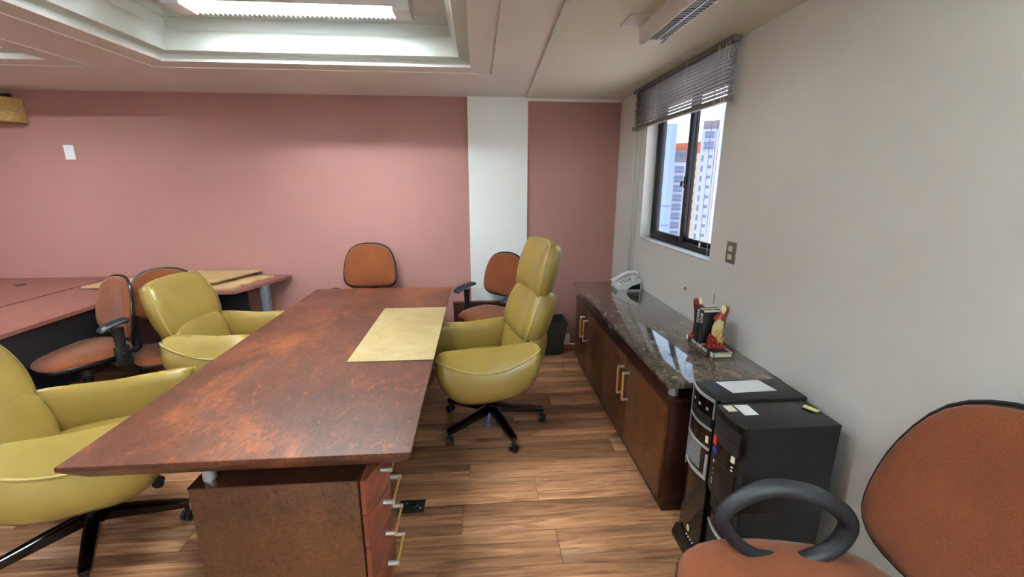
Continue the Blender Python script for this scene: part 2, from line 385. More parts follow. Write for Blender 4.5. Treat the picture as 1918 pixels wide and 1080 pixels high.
# ------------------------------------------------------------------ ceiling lights
def ceiling_light(label, loc, rz, lit, group, wd=.19, drop=.070):
    L = thing('ceiling_light', label, 'light', loc, rz, group)     # long axis local x, z=0 at the ceiling
    ln, h = 1.25, .085; q_ = wd/.19
    MB().box((-ln/2, -wd/2, -.02), (ln/2, wd/2, 0), .003).build('back_plate', 'fixture', L)
    s = MB()
    for sg in (1, -1):
        if lit: s.prism([(sg*wd/2, -.018), (sg*wd*.46, -drop), (sg*(wd*.46-.003), -drop), (sg*(wd/2-.008), -.018)], -ln/2+.03, ln/2-.03, 'x')
        else: s.prism([(sg*wd/2, -.018), (sg*wd*.40, -h), (sg*(wd*.40-.006), -h), (sg*(wd/2-.012), -.018)], -ln/2+.03, ln/2-.03, 'x')
    s.build('side_reflector', 'fixture', L)
    for sg in (1, -1):
        e_ = MB(); e_.prism([(-wd/2, -.018), (-wd*.42, -h), (wd*.42, -h), (wd/2, -.018)], sg*ln/2, sg*(ln/2-.09), 'x'); e_.build('end_cap', 'fixture', L)
    mp_ = MB(); mp_.box((ln/2-.14, -wd/2, -.006), (ln/2+.0, wd/2+.09*(not lit), -.001)); mp_.build('mounting_plate', 'fixture', L)
    for yy in (-.036*q_, .036*q_):
        MB().cyl((-ln/2+.09, yy, -.045), (ln/2-.09, yy, -.045), .013, n=12).build('tube', ('tube' if drop > .05 else 'tube_boosted') if lit else 'tube_off', L)
    n = 42; lv = MB()
    for i in range(n):
        x = -ln/2+.1+(ln-.2)*i/(n-1)
        for ya_, yb_ in ((-.072*q_, -.003), (.003, .072*q_)):
            lv.box((x-.001, ya_, -h-.002), (x+.001, yb_, -h+.014))
    o = lv.build('louvre_fins', 'louvre', L, smooth=0); o['kind'] = 'stuff'
    MB().box((-ln/2+.09, -.002, -h-.002), (ln/2-.09, .002, -h+.012)).build('centre_fin', 'louvre', L)
    return L
ceiling_light('lit twin-tube fluorescent light in the recessed coffer above the desk', (-.97, 2.72, 2.61), 0, True, None)
ceiling_light('added unseen twin-tube light in the desk coffer, nearest the viewer', (-.97, 1.15, 2.61), 0, True, None)  # extra fixture out of view, put in to light the right wall
ceiling_light('added unseen twin-tube light on the flat ceiling behind the viewer, by the right wall', (.60, -.65, ZC-.004), 90, True, None, .19, .032)  # invented fixture behind the camera, fills the right wall and near floor
ceiling_light('added unseen twin-tube light on the flat ceiling, farthest behind the viewer', (.60, -2.0, ZC-.004), 90, True, None, .19, .032)  # second invented fixture, lifts the right wall further
ceiling_light('lit twin-tube fluorescent light in the left-hand coffer over the tables', (-3.6, 2.3, 2.61), 0, True, None)
ceiling_light('lit twin-tube fluorescent light in the left coffer behind the viewer', (-3.6, -1.0, 2.61), 0, True, None)
ceiling_light('unlit twin-tube fluorescent light on the flat ceiling beside the window', (.842, 1.645, ZC-.004), 90, False, None, .115)

# ------------------------------------------------------------------ window
FX0, FX1 = XW+.085, XW+.145
win = struct(MB().box((XW+.002, WY0+.002, WZ0-.0), (FX0, WY1-.002, WZ0+.012), .004).build('window_1', 'trim_white'))
f = MB()
f.box((FX0, WY0+.001, WZ0+.001), (FX1, WY1-.001, WZ0+.05), .003); f.box((FX0, WY0+.001, WZ1-.04), (FX1, WY1-.001, WZ1-.001), .003)
f.box((FX0, WY0+.001, WZ0+.05), (FX1, WY0+.04, WZ1-.04), .003); f.box((FX0, WY1-.04, WZ0+.05), (FX1, WY1-.001, WZ1-.04), .003)
f.build('window_frame', 'black_frame', win)
MY = 3.04
def sash(ya, yb, x):
    s = MB(); wz0, wz1 = WZ0+.051, WZ1-.041
    s.box((x, ya, wz0), (x+.024, ya+.045, wz1), .002).box((x, yb-.045, wz0), (x+.024, yb, wz1), .002)
    s.box((x, ya+.045, wz0), (x+.024, yb-.045, wz0+.03), .002).box((x, ya+.045, wz1-.04), (x+.024, yb-.045, wz1), .002)
    o = s.build('sash', 'black_frame', win)
    MB().box((x+.009, ya+.045, wz0+.03), (x+.013, yb-.045, wz1-.04)).build('pane', 'glass', o, smooth=0)
    return o
s1 = sash(MY-.02, WY1-.041, FX0+.004); s2 = sash(WY0+.041, MY+.03, FX0+.032)
h = MB(); h.box((FX0-.006, MY-.005, 1.60), (FX0+.006, MY+.02, 1.68), .004).cyl((FX0-.004, MY+.008, 1.64), (FX0-.024, MY+.008, 1.64), .007).box((FX0-.03, MY-.004, 1.61), (FX0-.018, MY+.02, 1.645), .004)
h.build('latch', 'black_plastic', s1)
MB().box((FX0+.028, WY1-.05, WZ0+.05), (FX0+.031, WY1-.042, WZ1-.04)).build('seal_strip', 'seal', win)

# blind
BY0, BY1, BZ0 = 2.345, 3.80, 2.085
bl = thing('window_blind', 'grey metal slatted blind, half raised over the window', 'blind', (XW-.045, 0, 0))
MB().box((-.022, BY0, ZC-.034), (.022, BY1, ZC-.006), .003).build('headrail', 'blind_dark', bl)
MB().box((-.018, BY0+.005, BZ0-.028), (.018, BY1-.005, BZ0), .005).build('bottom_rail', 'blind_dark', bl)
ns = 12
sl = MB()
n_ = 6; rings = []
for yy in (BY0+.008, BY1-.008):
    top = []; bot = []
    for i in range(n_+1):
        t = -1+2*i/n_; x = .0145*t; z = .0022*(1-t*t)
        c, s_ = math.cos(R(-12)), math.sin(R(-12))
        top.append((x*c-z*s_, yy, x*s_+z*c+.0004)); bot.append((x*c-z*s_, yy, x*s_+z*c-.0004))
    rings.append(top+bot[::-1])
sl.loft(rings)
s0 = sl.build('slat', 'blind', bl, smooth=40)
for i in range(ns):
    o = s0 if i == 0 else s0.copy()
    if i: COL.objects.link(o)
    o.location = (0, 0, BZ0+.018+i*(ZC-.05-BZ0-.018)/(ns-1))
for yy in (BY0+.13, BY0+.50, BY1-.50, BY1-.08):
    MB().tube([(-.024, yy, BZ0-.03), (-.024, yy, ZC-.02)], .0012, 5).tube([(.024, yy, BZ0-.03), (.024, yy, ZC-.02)], .0012, 5).build('ladder_cord', 'cord', bl)
for k, (yy, zb) in enumerate(((BY0+.115, 1.30), (BY0+.052, 1.36), (BY0+.022, 1.22))):
    MB().tube([(-.026, yy, ZC-.03), (-.027, yy+.004, 1.8), (-.026, yy+.002, zb)], .0015, 5).build('pull_cord', 'cord', bl)
MB().lathe([(.003, 0), (.006, -.012), (.005, -.03), (.001, -.034)], (-.026, BY0+.117, 1.30)).build('cord_tassel', 'white_plastic', bl)

# ------------------------------------------------------------------ far buildings through the window
def facade(name, label, loc, rz, w_, d_, z0, z1, body, wins, roof=None):
    B = thing(name, label, 'building', loc, rz)
    MB().box((-w_/2, 0, z0), (w_/2, d_, z1)).build('tower_block', body, B, smooth=0)
    first = {}
    for (x0, x1, za, zb, kind) in wins:
        wm = MB()
        if kind == 'balcony':
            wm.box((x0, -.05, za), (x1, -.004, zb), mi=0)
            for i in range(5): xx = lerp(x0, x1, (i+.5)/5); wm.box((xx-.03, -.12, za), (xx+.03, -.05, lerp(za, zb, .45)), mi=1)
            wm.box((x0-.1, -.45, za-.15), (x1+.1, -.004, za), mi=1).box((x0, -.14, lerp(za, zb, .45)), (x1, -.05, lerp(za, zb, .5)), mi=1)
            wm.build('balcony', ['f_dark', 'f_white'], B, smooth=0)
        else:
            wm.box((x0-.06, -.04, za-.06), (x1+.06, -.004, za), mi=1)
            wm.box((x0, -.03, za), (lerp(x0, x1, .46), -.004, zb)).box((lerp(x0, x1, .54), -.03, za), (x1, -.004, zb))
            wm.build('window', ['f_win', 'f_white'], B, smooth=0)
    if roof:
        for (x0, x1, ya, yb, zb, mt_) in roof: MB().box((x0, ya, z1), (x1, yb, zb)).build('rooftop_block', mt_, B, smooth=0)
    return B
ZB = -32
wa = []
for i in range(10):
    z = 4.0-i*2.87; wa.append((-1.32, 1.38, z, z+2.1, 'balcony')); wa.append((-2.85, -2.05, z-1.2, z-.1, 'window'))
wa += [(-1.9+i*1.1, -1.0+i*1.1, 8.6, 10.0, 'window') for i in range(3)]
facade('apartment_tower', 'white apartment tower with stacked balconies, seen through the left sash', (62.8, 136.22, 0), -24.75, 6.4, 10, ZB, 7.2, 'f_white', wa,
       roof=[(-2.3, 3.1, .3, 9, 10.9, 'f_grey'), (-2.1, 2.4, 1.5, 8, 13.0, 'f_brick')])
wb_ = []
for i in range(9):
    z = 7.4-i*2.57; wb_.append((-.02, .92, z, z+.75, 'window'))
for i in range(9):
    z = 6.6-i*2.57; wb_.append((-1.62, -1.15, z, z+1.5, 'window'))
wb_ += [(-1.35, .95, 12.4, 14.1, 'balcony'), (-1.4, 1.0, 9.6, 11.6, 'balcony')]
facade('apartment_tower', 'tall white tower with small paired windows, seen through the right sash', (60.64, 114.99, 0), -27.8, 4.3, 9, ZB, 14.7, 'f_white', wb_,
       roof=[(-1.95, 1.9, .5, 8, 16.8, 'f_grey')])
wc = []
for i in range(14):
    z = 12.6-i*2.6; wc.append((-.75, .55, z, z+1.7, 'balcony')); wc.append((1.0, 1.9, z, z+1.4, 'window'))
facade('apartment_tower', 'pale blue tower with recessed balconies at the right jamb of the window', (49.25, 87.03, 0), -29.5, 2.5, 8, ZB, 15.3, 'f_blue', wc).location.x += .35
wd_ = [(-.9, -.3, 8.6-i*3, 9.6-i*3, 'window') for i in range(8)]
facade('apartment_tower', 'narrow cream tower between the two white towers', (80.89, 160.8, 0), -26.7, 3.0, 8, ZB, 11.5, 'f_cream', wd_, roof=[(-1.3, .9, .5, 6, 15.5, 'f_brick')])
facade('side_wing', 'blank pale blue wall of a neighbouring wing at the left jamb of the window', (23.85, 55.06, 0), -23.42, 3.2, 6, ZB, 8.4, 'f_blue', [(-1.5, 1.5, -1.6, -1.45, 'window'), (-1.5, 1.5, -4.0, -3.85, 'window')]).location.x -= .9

# ------------------------------------------------------------------ executive desk
DX0, DX1, DY0, DY1, DZ = -1.326, -.232, 1.288, 3.590, .78
desk = thing('executive_desk', 'large burl wood executive desk with steel stand-offs under the top', 'desk', ((DX0+DX1)/2, (DY0+DY1)/2, 0))
dx, dy = (DX0+DX1)/2, (DY0+DY1)/2
def rr(i, z): return [(DX0-dx+i, DY0-dy+i, z), (DX1-dx-i, DY0-dy+i, z), (DX1-dx-i, DY1-dy-i, z), (DX0-dx+i, DY1-dy-i, z)]
t = MB(); t.loft([rr(.06, DZ-.07), rr(.048, DZ-.07), rr(.001, DZ-.018), rr(0, DZ-.016), rr(0, DZ-.0015), rr(.0015, DZ)])
t.build('desk_top', 'burl', desk, smooth=20)
# leather inlay flush with the right edge
q = [(-.905, 2.03), (-.905+.335, 2.03)]
LX0, LX1, LY0, LY1 = -.655, DX1+.001, 2.055, 2.985
MB().box((LX0-dx, LY0-dy, DZ-.0005), (LX1-dx, LY1-dy, DZ+.0025), .001).build('leather_inlay', 'pad_leather', desk)
MB().box((LX0-dx-.006, LY0-dy-.006, DZ-.0008), (LX1-dx-.001, LY1-dy+.006, DZ+.0008)).build('inlay_border', 'dark_wood', desk)
def pedestal(ya, yb, near):
    PX0, PX1, PZ = -.985, -.430, .642
    p = MB().box((PX0-dx, ya-dy, .03), (PX1-dx, yb-dy, PZ), .002).build('pedestal', ['burl_dark'], desk)
    MB().box((PX0-dx-.001, ya-dy-.001, PZ), (PX1-dx+.001, yb-dy+.001, PZ+.004)).build('pedestal_top', 'dark_wood', desk)
    MB().box((PX0+.03-dx, ya+.03-dy, 0), (PX1-.03-dx, yb-.03-dy, .03)).build('plinth', 'black_plastic', desk)
    for (cx, cy) in ((PX0+.045, ya+.05), (PX1-.09, yb-.06), (PX0+.045, yb-.06)):
        MB().cyl((cx-dx, cy-dy, PZ+.004), (cx-dx, cy-dy, DZ-.07), .021, n=20).build('steel_standoff', 'chrome', desk)
    for k in range(4):
        z1 = PZ-.002-k*.14; z0 = z1-.136; n = 14; yq = yb-.0
        poly = [(PX1+.008-dx, ya+.001-dy)]+[(PX1+.024+.042*math.sin(PI*i/n)-dx, lerp(ya+.001, yq-.001, i/n)-dy) for i in range(n+1)]+[(PX1+.008-dx, yq-.001-dy)]
        d = MB().prism(poly, z0, z1).build('drawer', 'drawer_wood', desk, smooth=30)
        hz = z1-.028; hy = (ya+yq)/2; hx = PX1+.064
        hn = MB()
        for s in (-1, 1):
            x0 = PX1+.03+.030
            hn.cyl((PX1+.058-dx, hy+s*.072-dy, hz), (hx+.036-dx, hy+s*.072-dy, hz), .0095, n=12, mi=0)
        hn.tube([(hx+.03-dx, hy-.082-dy, hz), (hx+.03-dx, hy+.082-dy, hz)], .0055, 10, mi=1)
        hn.build('drawer_handle', ['chrome', 'gold'], d)
pedestal(1.338, 1.68, True); pedestal(3.17, 3.52, False)
MB().box((-1.02-dx, 1.70-dy, .25), (-1.0-dx, 3.15-dy, .65), .002).build('modesty_panel', 'burl_dark', desk)

# floor outlet
fo = thing('floor_outlet', 'dark metal floor outlet plate beside the desk drawers', 'outlet', (-.365, 1.968, 0))
MB().box((-.065, -.045, 0), (.065, .045, .004), .001).build('plate', 'outlet', fo)
MB().lathe([(.022, .004), (.022, .012), (.018, .016), (.001, .017)], (.01, 0, 0), 16).build('socket_cap', 'black_plastic', fo)
MB().cyl((-.03, .02, .004), (-.03, .02, .007), .005, n=8).cyl((.045, -.02, .004), (.045, -.02, .007), .005, n=8).build('screw', 'chrome', fo)

# ------------------------------------------------------------------ credenza
cz = thing('credenza', 'dark burl credenza with brass and steel handles under the window', 'cabinet', (1.12, 2.79, 0))
CX, CY = 1.12, 2.79
CF, CY0, CY1 = .882, 1.82, 3.76
MB().box((CF+.02-CX, CY0-CY, .075), (XW-.016-CX, CY1-CY, .64), .002).build('carcass', 'dark_wood', cz)
MB().box((CF+.035-CX, CY0+.02-CY, 0), (XW-.03-CX, CY1-.02-CY, .075)).build('plinth', 'dark_wood', cz)
MB().box((CF-.006-CX, CY0-.003-CY, .618), (XW-.016-CX, CY1-CY, .641), .003).build('top_board', 'dark_wood', cz)
edges = [1.828, 2.37, 2.855, 3.37, 3.757]
for i in range(4):
    d = MB().box((CF-CX, edges[i]+.002-CY, .082), (CF+.02-CX, edges[i+1]-.002-CY, .614), .002).build('door', 'burl_door', cz)
    hy = edges[1]+(-.045 if i == 0 else .05) if i < 2 else edges[3]+(-.055 if i == 2 else .05)
    hm = MB()
    for zz in (.375, .545):
        hm.box((CF-.042-CX, hy-.007-CY, zz-.007), (CF-CX, hy+.007-CY, zz+.007), .002, mi=0)
    hm.box((CF-.044-CX, hy-.005-CY, .372), (CF-.032-CX, hy+.005-CY, .548), .002, mi=1)
    hm.build('door_handle', ['chrome', 'gold'], d)
for yy in (1.875, 2.88, 3.70):
    MB().cyl((.938-CX, yy-CY, .641), (.938-CX, yy-CY, .744), .024, n=20).build('steel_standoff', 'chrome', cz)
MB().box((1.12-CX, CY0+.03-CY, .641), (XW-.016-CX, CY1-.03-CY, .744)).build('upper_riser', 'dark_wood', cz)
ct = tag(MB().box((.838, 1.728, .744), (XW-.001, 3.735, .772), .003).build('marble_counter', 'granite'), 'polished brown veined marble counter on the credenza', 'counter')

# telephone
ph = thing('telephone', 'white corded desk telephone at the far end of the marble counter', 'telephone', (1.245, 3.50, .772), 0)
b = MB(); b.prism([(-.10, .0), (.10, .0), (.105, .012), (.095, .085), (.07, .095), (-.105, .035), (-.11, .012)], -.075, .075, 'y'); b.build('base', 'white_plastic', ph, smooth=20)
b = MB(); b.prism([(-.02, .001), (.092, .001), (.092, .055), (.02, .03)], -.0755, -.0748, 'y'); b.build('base_shadow_panel', 'gloss_black', ph, smooth=0)
hs = spline([(-.115, .045, .05), (-.09, .045, .068), (0, .045, .115), (.07, .045, .128), (.10, .045, .112)], 6, False)
MB().tube(hs, [.014+.008*abs(2*i/(len(hs)-1)-1)**2 for i in range(len(hs))], 10, flat=(.8, 1.5)).build('handset', 'white_plastic', ph)
b = MB()
for i in range(4):
    for j in range(3):
        x = -.055+i*.024; y = -.052+j*.024; z = .0465+(x+.055)*.345
        b.box((x-.006, y-.007, z), (x+.006, y+.007, z+.008), .001)
o = b.build('keypad', 'black_plastic', ph); o['kind'] = 'stuff'
b = MB()
for i in range(3): b.box((.045+i*.014, -.06, .083+i*.004), (.053+i*.014, -.052, .092+i*.004))
b.build('memory_key', 'black_plastic', ph)

# books and bookends
def text_mesh(name, body, size, matname, parent, mtx, ext=.0004):
    cu = bpy.data.curves.new(name, 'FONT'); cu.body = body; cu.size = size; cu.extrude = ext; cu.align_x = 'CENTER'; cu.align_y = 'CENTER'; cu.resolution_u = 2; cu.offset = .0008
    to = bpy.data.objects.new(name, cu); COL.objects.link(to)
    dg = bpy.context.evaluated_depsgraph_get(); me = bpy.data.meshes.new_from_object(to.evaluated_get(dg)); bpy.data.objects.remove(to)
    me.materials.clear(); me.materials.append(M[matname]); o = bpy.data.objects.new(name, me); COL.objects.link(o); o.parent = parent; o.matrix_local = mtx; return o
def book(name, label, loc, rz, wd, ln, th, upright, title, tsize, lip=True, group=None):
    """closed book lying flat: spine on local -x side, length along y"""
    B = thing(name, label, 'book', loc, rz, group)
    par = B
    def tr(mb):
        if upright: mb.v = [(x, -z+th/2, y) for x, y, z in mb.v]
        return mb
    c = MB(); c.box((-wd/2, -ln/2, 0), (wd/2, ln/2, .003), .001).box((-wd/2, -ln/2, th-.003), (wd/2, ln/2, th), .001).box((-wd/2-.002, -ln/2, 0), (-wd/2+.004, ln/2, th), .0015)
    tr(c).build('cover', 'book_black', par)
    p = MB(); p.box((-wd/2+.004, -ln/2+.003, .003), (wd/2-.004, ln/2-.003, th-.003)); tr(p).build('page_block', 'pages', par, smooth=0)
    if lip:
        s = MB(); r0 = .0006
        (s.box((-wd/2-.0026, -ln/2, .001), (-wd/2-.0018, -ln/2+.03, th-.001)), s.box((-wd/2-.0026, ln/2-.022, .001), (-wd/2-.0018, ln/2, th-.001))) if not upright else None
        for zz in (th+.0001,) if not upright else (0-.0006, th+.0001):
            s.box((-wd/2, -ln/2, zz), (wd/2, -ln/2+.006, zz+.0005)); s.box((-wd/2, ln/2-.006, zz), (wd/2, ln/2, zz+.0005)); s.box((wd/2-.006, -ln/2, zz), (wd/2, ln/2, zz+.0005))
        tr(s).build('white_border', 'letter', par, smooth=0)
    if upright:
        mt_ = Matrix(((0, 0, -1, -wd/2-.0027), (-1, 0, 0, 0), (0, 1, 0, 0), (0, 0, 0, 1)))
        # text runs down the spine
        mt_ = Matrix.Translation((-wd/2-.0024, 0, ln*.28)) @ Matrix(((0, 0, -1), (0, -1, 0), (-1, 0, 0))).to_4x4()
    else:
        mt_ = Matrix.Translation((-wd/2-.0024, 0, th*.5)) @ Matrix(((0, 0, -1), (-1, 0, 0), (0, 1, 0))).to_4x4()
    text_mesh('spine_lettering', title, tsize, 'letter', par, mt_)
    return B
book('book', 'black hardback lying flat under the bookends on the marble counter', (1.237, 2.135, .772), 0, .10, .295, .026, False, 'ICM BEBE ROI', .027)
zb_ = .772+.0268
book('book', 'upright black book nearest the telephone, between the bookends', (1.232, 2.165, zb_+.093), 0, .105, .186, .034, True, 'MIOI', .036, group=None)
book('book', 'upright black book nearest the viewer, between the bookends', (1.232, 2.128, zb_+.093), 0, .105, .186, .034, True, 'BCI', .036, group=None)
def bookend(label, loc, rz, mirror):
    E_ = thing('bookend', label, 'bookend', loc, rz)
    MB().prism([(-.042, 0), (.045, 0), (.045, .012), (.02, .03), (-.012, .06), (-.030, .075), (-.040, .05)], -.02, .018, 'y').build('base', 'red_lacquer', E_, smooth=25)
    # carved body bending up
    path = spline([(.018, -.004, .02), (0, -.004, .075), (.002, -.004, .125), (.014, -.004, .165)], 6, False)
    n = len(path); MB().tube(path, [lerp(.017, .029, math.sin(PI*min(1, i/(n-1)*1.05)))for i in range(n)], 12, flat=(1.0, .75)).build('body', 'cream_lacquer', E_)
    hood = spline([(-.012, -.004, .145), (.012, -.004, .17), (.03, -.004, .20), (.034, -.004, .225)], 6, False)
    n = len(hood); MB().tube(hood, [lerp(.028, .011, (i/(n-1))**1.6) for i in range(n)], 12, flat=(1.0, .7)).build('hood', 'red_lacquer', E_)
    bk = spline([(.030, 0, .02), (.026, 0, .08), (.030, 0, .14), (.038, 0, .19)], 5, False)
    MB().tube(bk, [.008]*len(bk), 8, flat=(1, 1.6)).build('back_ridge', 'maroon', E_)
    MB().ball((-.008, -.026, .128), .02, 10, sq=(.8, .5, 1.9)).build('beak_leaf', 'cream_lacquer', E_)
    MB().ball((.014, -.012 if not mirror else .002, .212), .014, 10, sq=(.9, .8, 1.7)).build('crest', 'cream_lacquer', E_)
    f_ = MB()
    for (x, z) in ((-.018, .10), (.0, .088), (.016, .10), (-.012, .068), (.008, .062), (.022, .05), (-.002, .04)):
        f_.ball((x, -.026, z), .008, 8, sq=(.8, .45, 1.3))
    f_.build('carved_scales', 'ochre', E_)
    d = MB()
    for (x, z) in ((-.02, .155), (-.006, .17), (.008, .158), (.018, .175), (.026, .16), (.03, .19), (.012, .188), (-.02, .02), (.0, .016), (.02, .022), (.035, .015), (-.03, .05)):
        d.ball((x, -.0255 if z > .1 else -.0215, z), .0022, 6)
    d.build('painted_dots', 'letter', E_)
    return E_
bookend('red and cream carved bookend nearest the viewer, on the flat black book', (1.235, 2.065, zb_), 0, False)
bookend('red and cream carved bookend behind the upright books', (1.225, 2.222, zb_), 180-0, True)

# ------------------------------------------------------------------ wall fittings
sw = thing('light_switch', 'taupe double light switch plate on the wall right of the window', 'switch', (XW, 2.242, 1.272))
MB().box((-.009, -.04, -.058), (0, .04, .058), .003).build('plate', 'switch', sw)
for zz in (.022, -.022): MB().box((-.0125, -.018, zz-.015), (-.008, .018, zz+.015), .002).build('button', 'button', sw)
bp = thing('blank_plate', 'white blank cover plate high on the rose wall', 'wall plate', (-3.49, YB, 1.877))
MB().box((-.04, -.008, -.06), (.04, 0, .06), .003).build('cover', 'white_plastic', bp)
MB().cyl((0, -.0075, .042), (0, -.0095, .042), .003, n=8).cyl((0, -.0075, -.042), (0, -.0095, -.042), .003, n=8).build('screw', 'trim_white', bp)
sn = thing('wall_sconce', 'beige woven wall sconce at the left edge near the ceiling', 'lamp', (-3.90, YB, 2.20))
pl = [(.14*math.cos(PI*i/10), -.15*min(1, 1.25*math.sin(PI*i/10))-.006) for i in range(11)]
MB().loft([[(x*.96, y*.96, .10) for x, y in pl], [(x, y, -.05) for x, y in pl], [(x, y, -.09) for x, y in pl]]).build('shade', 'straw', sn, smooth=30)
MB().box((-.06, -.02, .09), (.06, 0, .14), .003).build('bracket', 'black_plastic', sn)
for nm, lb, y, z, r in (('wall_anchor', 'broken wall plug hole above the marble counter, left of the bookends', 2.72, .955, .012), ('wall_scuff', 'thin dark scratch on the grey wall above the bookends', 2.36, .98, .006)):
    a = thing(nm, lb, 'wall mark', (XW, y, z))
    mb = MB()
    if nm == 'wall_anchor':
        mb.lathe([(.012, 0), (.009, .002), (.004, .003), (.001, .001)], n=9); mb.v = [(-zz*.8-.0004, xx, yy) for xx, yy, zz in mb.v]
    else: mb.prism([(-.003, -.03), (.002, -.024), (.005, .03), (-.001, .034)], -.0012, -.0002, 'x')
    mb.build('mark', 'scuff', a)

# waste bin
wbn = thing('waste_bin', 'charcoal square waste bin against the rose wall behind the olive chair', 'bin', (.70, 4.035, 0))
def sq(h_, z): return [(-h_, -h_, z), (h_, -h_, z), (h_, h_, z), (-h_, h_, z)]
MB().loft([sq(.10, 0), sq(.135, .33), sq(.128, .33), sq(.094, .01)]).build('bucket', 'trash', wbn, smooth=20)
MB().loft([sq(.135, .318), sq(.142, .32), sq(.142, .335), sq(.127, .335), sq(.127, .318)], closed=True).build('rim', 'trash', wbn, smooth=20)

lb = thing('low_panel', 'low dark wooden panel leaning on the foot of the white column', 'panel', (.05, 4.14, 0))
MB().box((-.30, -.012, 0), (.36, .03, .482), .003).build('board', 'dark_wood', lb)
MB().box((-.305, -.02, .482), (.365, .035, .497), .003).build('top_edge', 'burl_door', lb)

# ------------------------------------------------------------------ olive leather chairs
def squircle(b_, c_, k): return b_*math.sqrt(max(0, 1-k*c_*c_)), c_*math.sqrt(max(0, 1-k*b_*b_))
def cushion(parent, name, ctr, wd, ht, th, lean, k=.36, curve=.05, topw=1., bulge=.5, pipe=True, n=12, sweep=0.):
    """leather pad: local y width, z height, x thickness; front is +x"""
    def pos(a, b_, c_):
        bb, cc = squircle(b_, c_, k)
        e_ = (max(0, 1-abs(b_)**3.0)*max(0, 1-abs(c_)**3.0))**.5
        w_ = wd/2*lerp(1, topw, (cc+1)/2)
        x = a*th/2*(bulge+(1-bulge)*e_)
        x += curve*(bb*bb)                      # sides wrap forward
        x -= sweep*cc*cc
        y = bb*w_; z = cc*ht/2
        cl, sl_ = math.cos(R(lean)), math.sin(R(lean))
        return (ctr[0]+x*cl-z*sl_, ctr[1]+y, ctr[2]+x*sl_+z*cl)
    mb = MB(); g = [-1+2*i/n for i in range(n+1)]
    for a in (1, -1):
        vs = [pos(a, b_, c_) for b_ in g for c_ in g]
        fs = [[i*(n+1)+j, (i+1)*(n+1)+j, (i+1)*(n+1)+j+1, i*(n+1)+j+1] for i in range(n) for j in range(n)]
        mb.add(vs, fs)
    per = [(-1, -1+2*i/n) for i in range(n)]+[(-1+2*i/n, 1) for i in range(n)]+[(1, 1-2*i/n) for i in range(n)]+[(1-2*i/n, -1) for i in range(n)]
    def out(a, b_, c_, f_):   # side band bulges outward a little
        bb, cc = b_*f_, c_*f_
        p = Vector(pos(a, b_, c_)); c0 = Vector((p.x, ctr[1], ctr[2])); return tuple(p+(p-c0)*(f_-1))
    mb.loft([[out(a, b_, c_, 1+.06*(1-a*a)) for b_, c_ in per] for a in (-1, -.7, -.35, 0, .35, .7, 1)], cap=False)
    bm_o = mb.build(name, 'leather', parent, smooth=0)
    me = bm_o.data; bm = bmesh.new(); bm.from_mesh(me); bmesh.ops.remove_doubles(bm, verts=bm.verts[:], dist=.0006); bmesh.ops.recalc_face_normals(bm, faces=bm.faces[:]); bm.to_mesh(me); bm.free()
    me.polygons.foreach_set('use_smooth', [True]*len(me.polygons)); me.update()
    if pipe: MB().tube([out(.82, b_, c_, 1.024) for b_, c_ in per], .0058, 6, closed=True).build('piping', 'piping', bm_o)
    return bm_o
def arm(parent, sg):
    N = 22; rings = []; pipe = []
    for i in range(N+1):
        s = -1+2*i/N; s = math.copysign(abs(s)**.8, s) if s else 0
        x = .092+.315*s
        zp = .552+.118*abs(s)**2.0; zb = .350+.15*abs(s)**3.5
        zi = .678+.016*abs(s)
        y = lambda v: v*sg
        sec = [(.236, zb+.05), (.232, .55), (.238, zi-.05), (.25, zi-.012), (.268, zi-.001), (.290, lerp(zi, zp, .22)), (.33, lerp(zi, zp, .66)), (.360, zp), (.376, lerp(zp, zb, .22)), (.390, lerp(zp, zb, .5)), (.382, lerp(zp, zb, .78)), (.352, zb+.012), (.30, zb), (.262, zb+.015)]
        f_ = max(.03, (1-abs(s)**9)**.45) if abs(s) < 1 else .03
        cy_ = .31; czz = (zp+zb)/2+.04
        x2 = x
        sec = [(cy_+(a-cy_)*lerp(.25, 1, f_), czz+(b_-czz)*lerp(.62, 1, f_)) for a, b_ in sec]
        rings.append([(x2, y(a), b_) for a, b_ in sec]); pipe.append((x2, y(sec[7][0]+.002), sec[7][1]+.002))
    a = MB().loft(rings).build('armrest', 'leather', parent, smooth=75)
    MB().tube(pipe, .006, 6).build('piping', 'piping', a)
    return a
def caster(parent, x, y, rz, r=.027):
    c = MB(); d = Vector((math.cos(rz), math.sin(rz), 0)); q = Vector((-d.y, d.x, 0)); cc = Vector((x, y, r))
    for s in (-1, 1):
        c.tube([cc+q*s*.004, cc+q*s*.008, cc+q*s*.020, cc+q*s*.024], [r*.9, r, r, r*.82], 14)
    c.tube([cc+Vector((0, 0, r*.3)), cc+Vector((0, 0, r+.025))], .012, 8)
    return c.build('caster', 'black_plastic', parent)
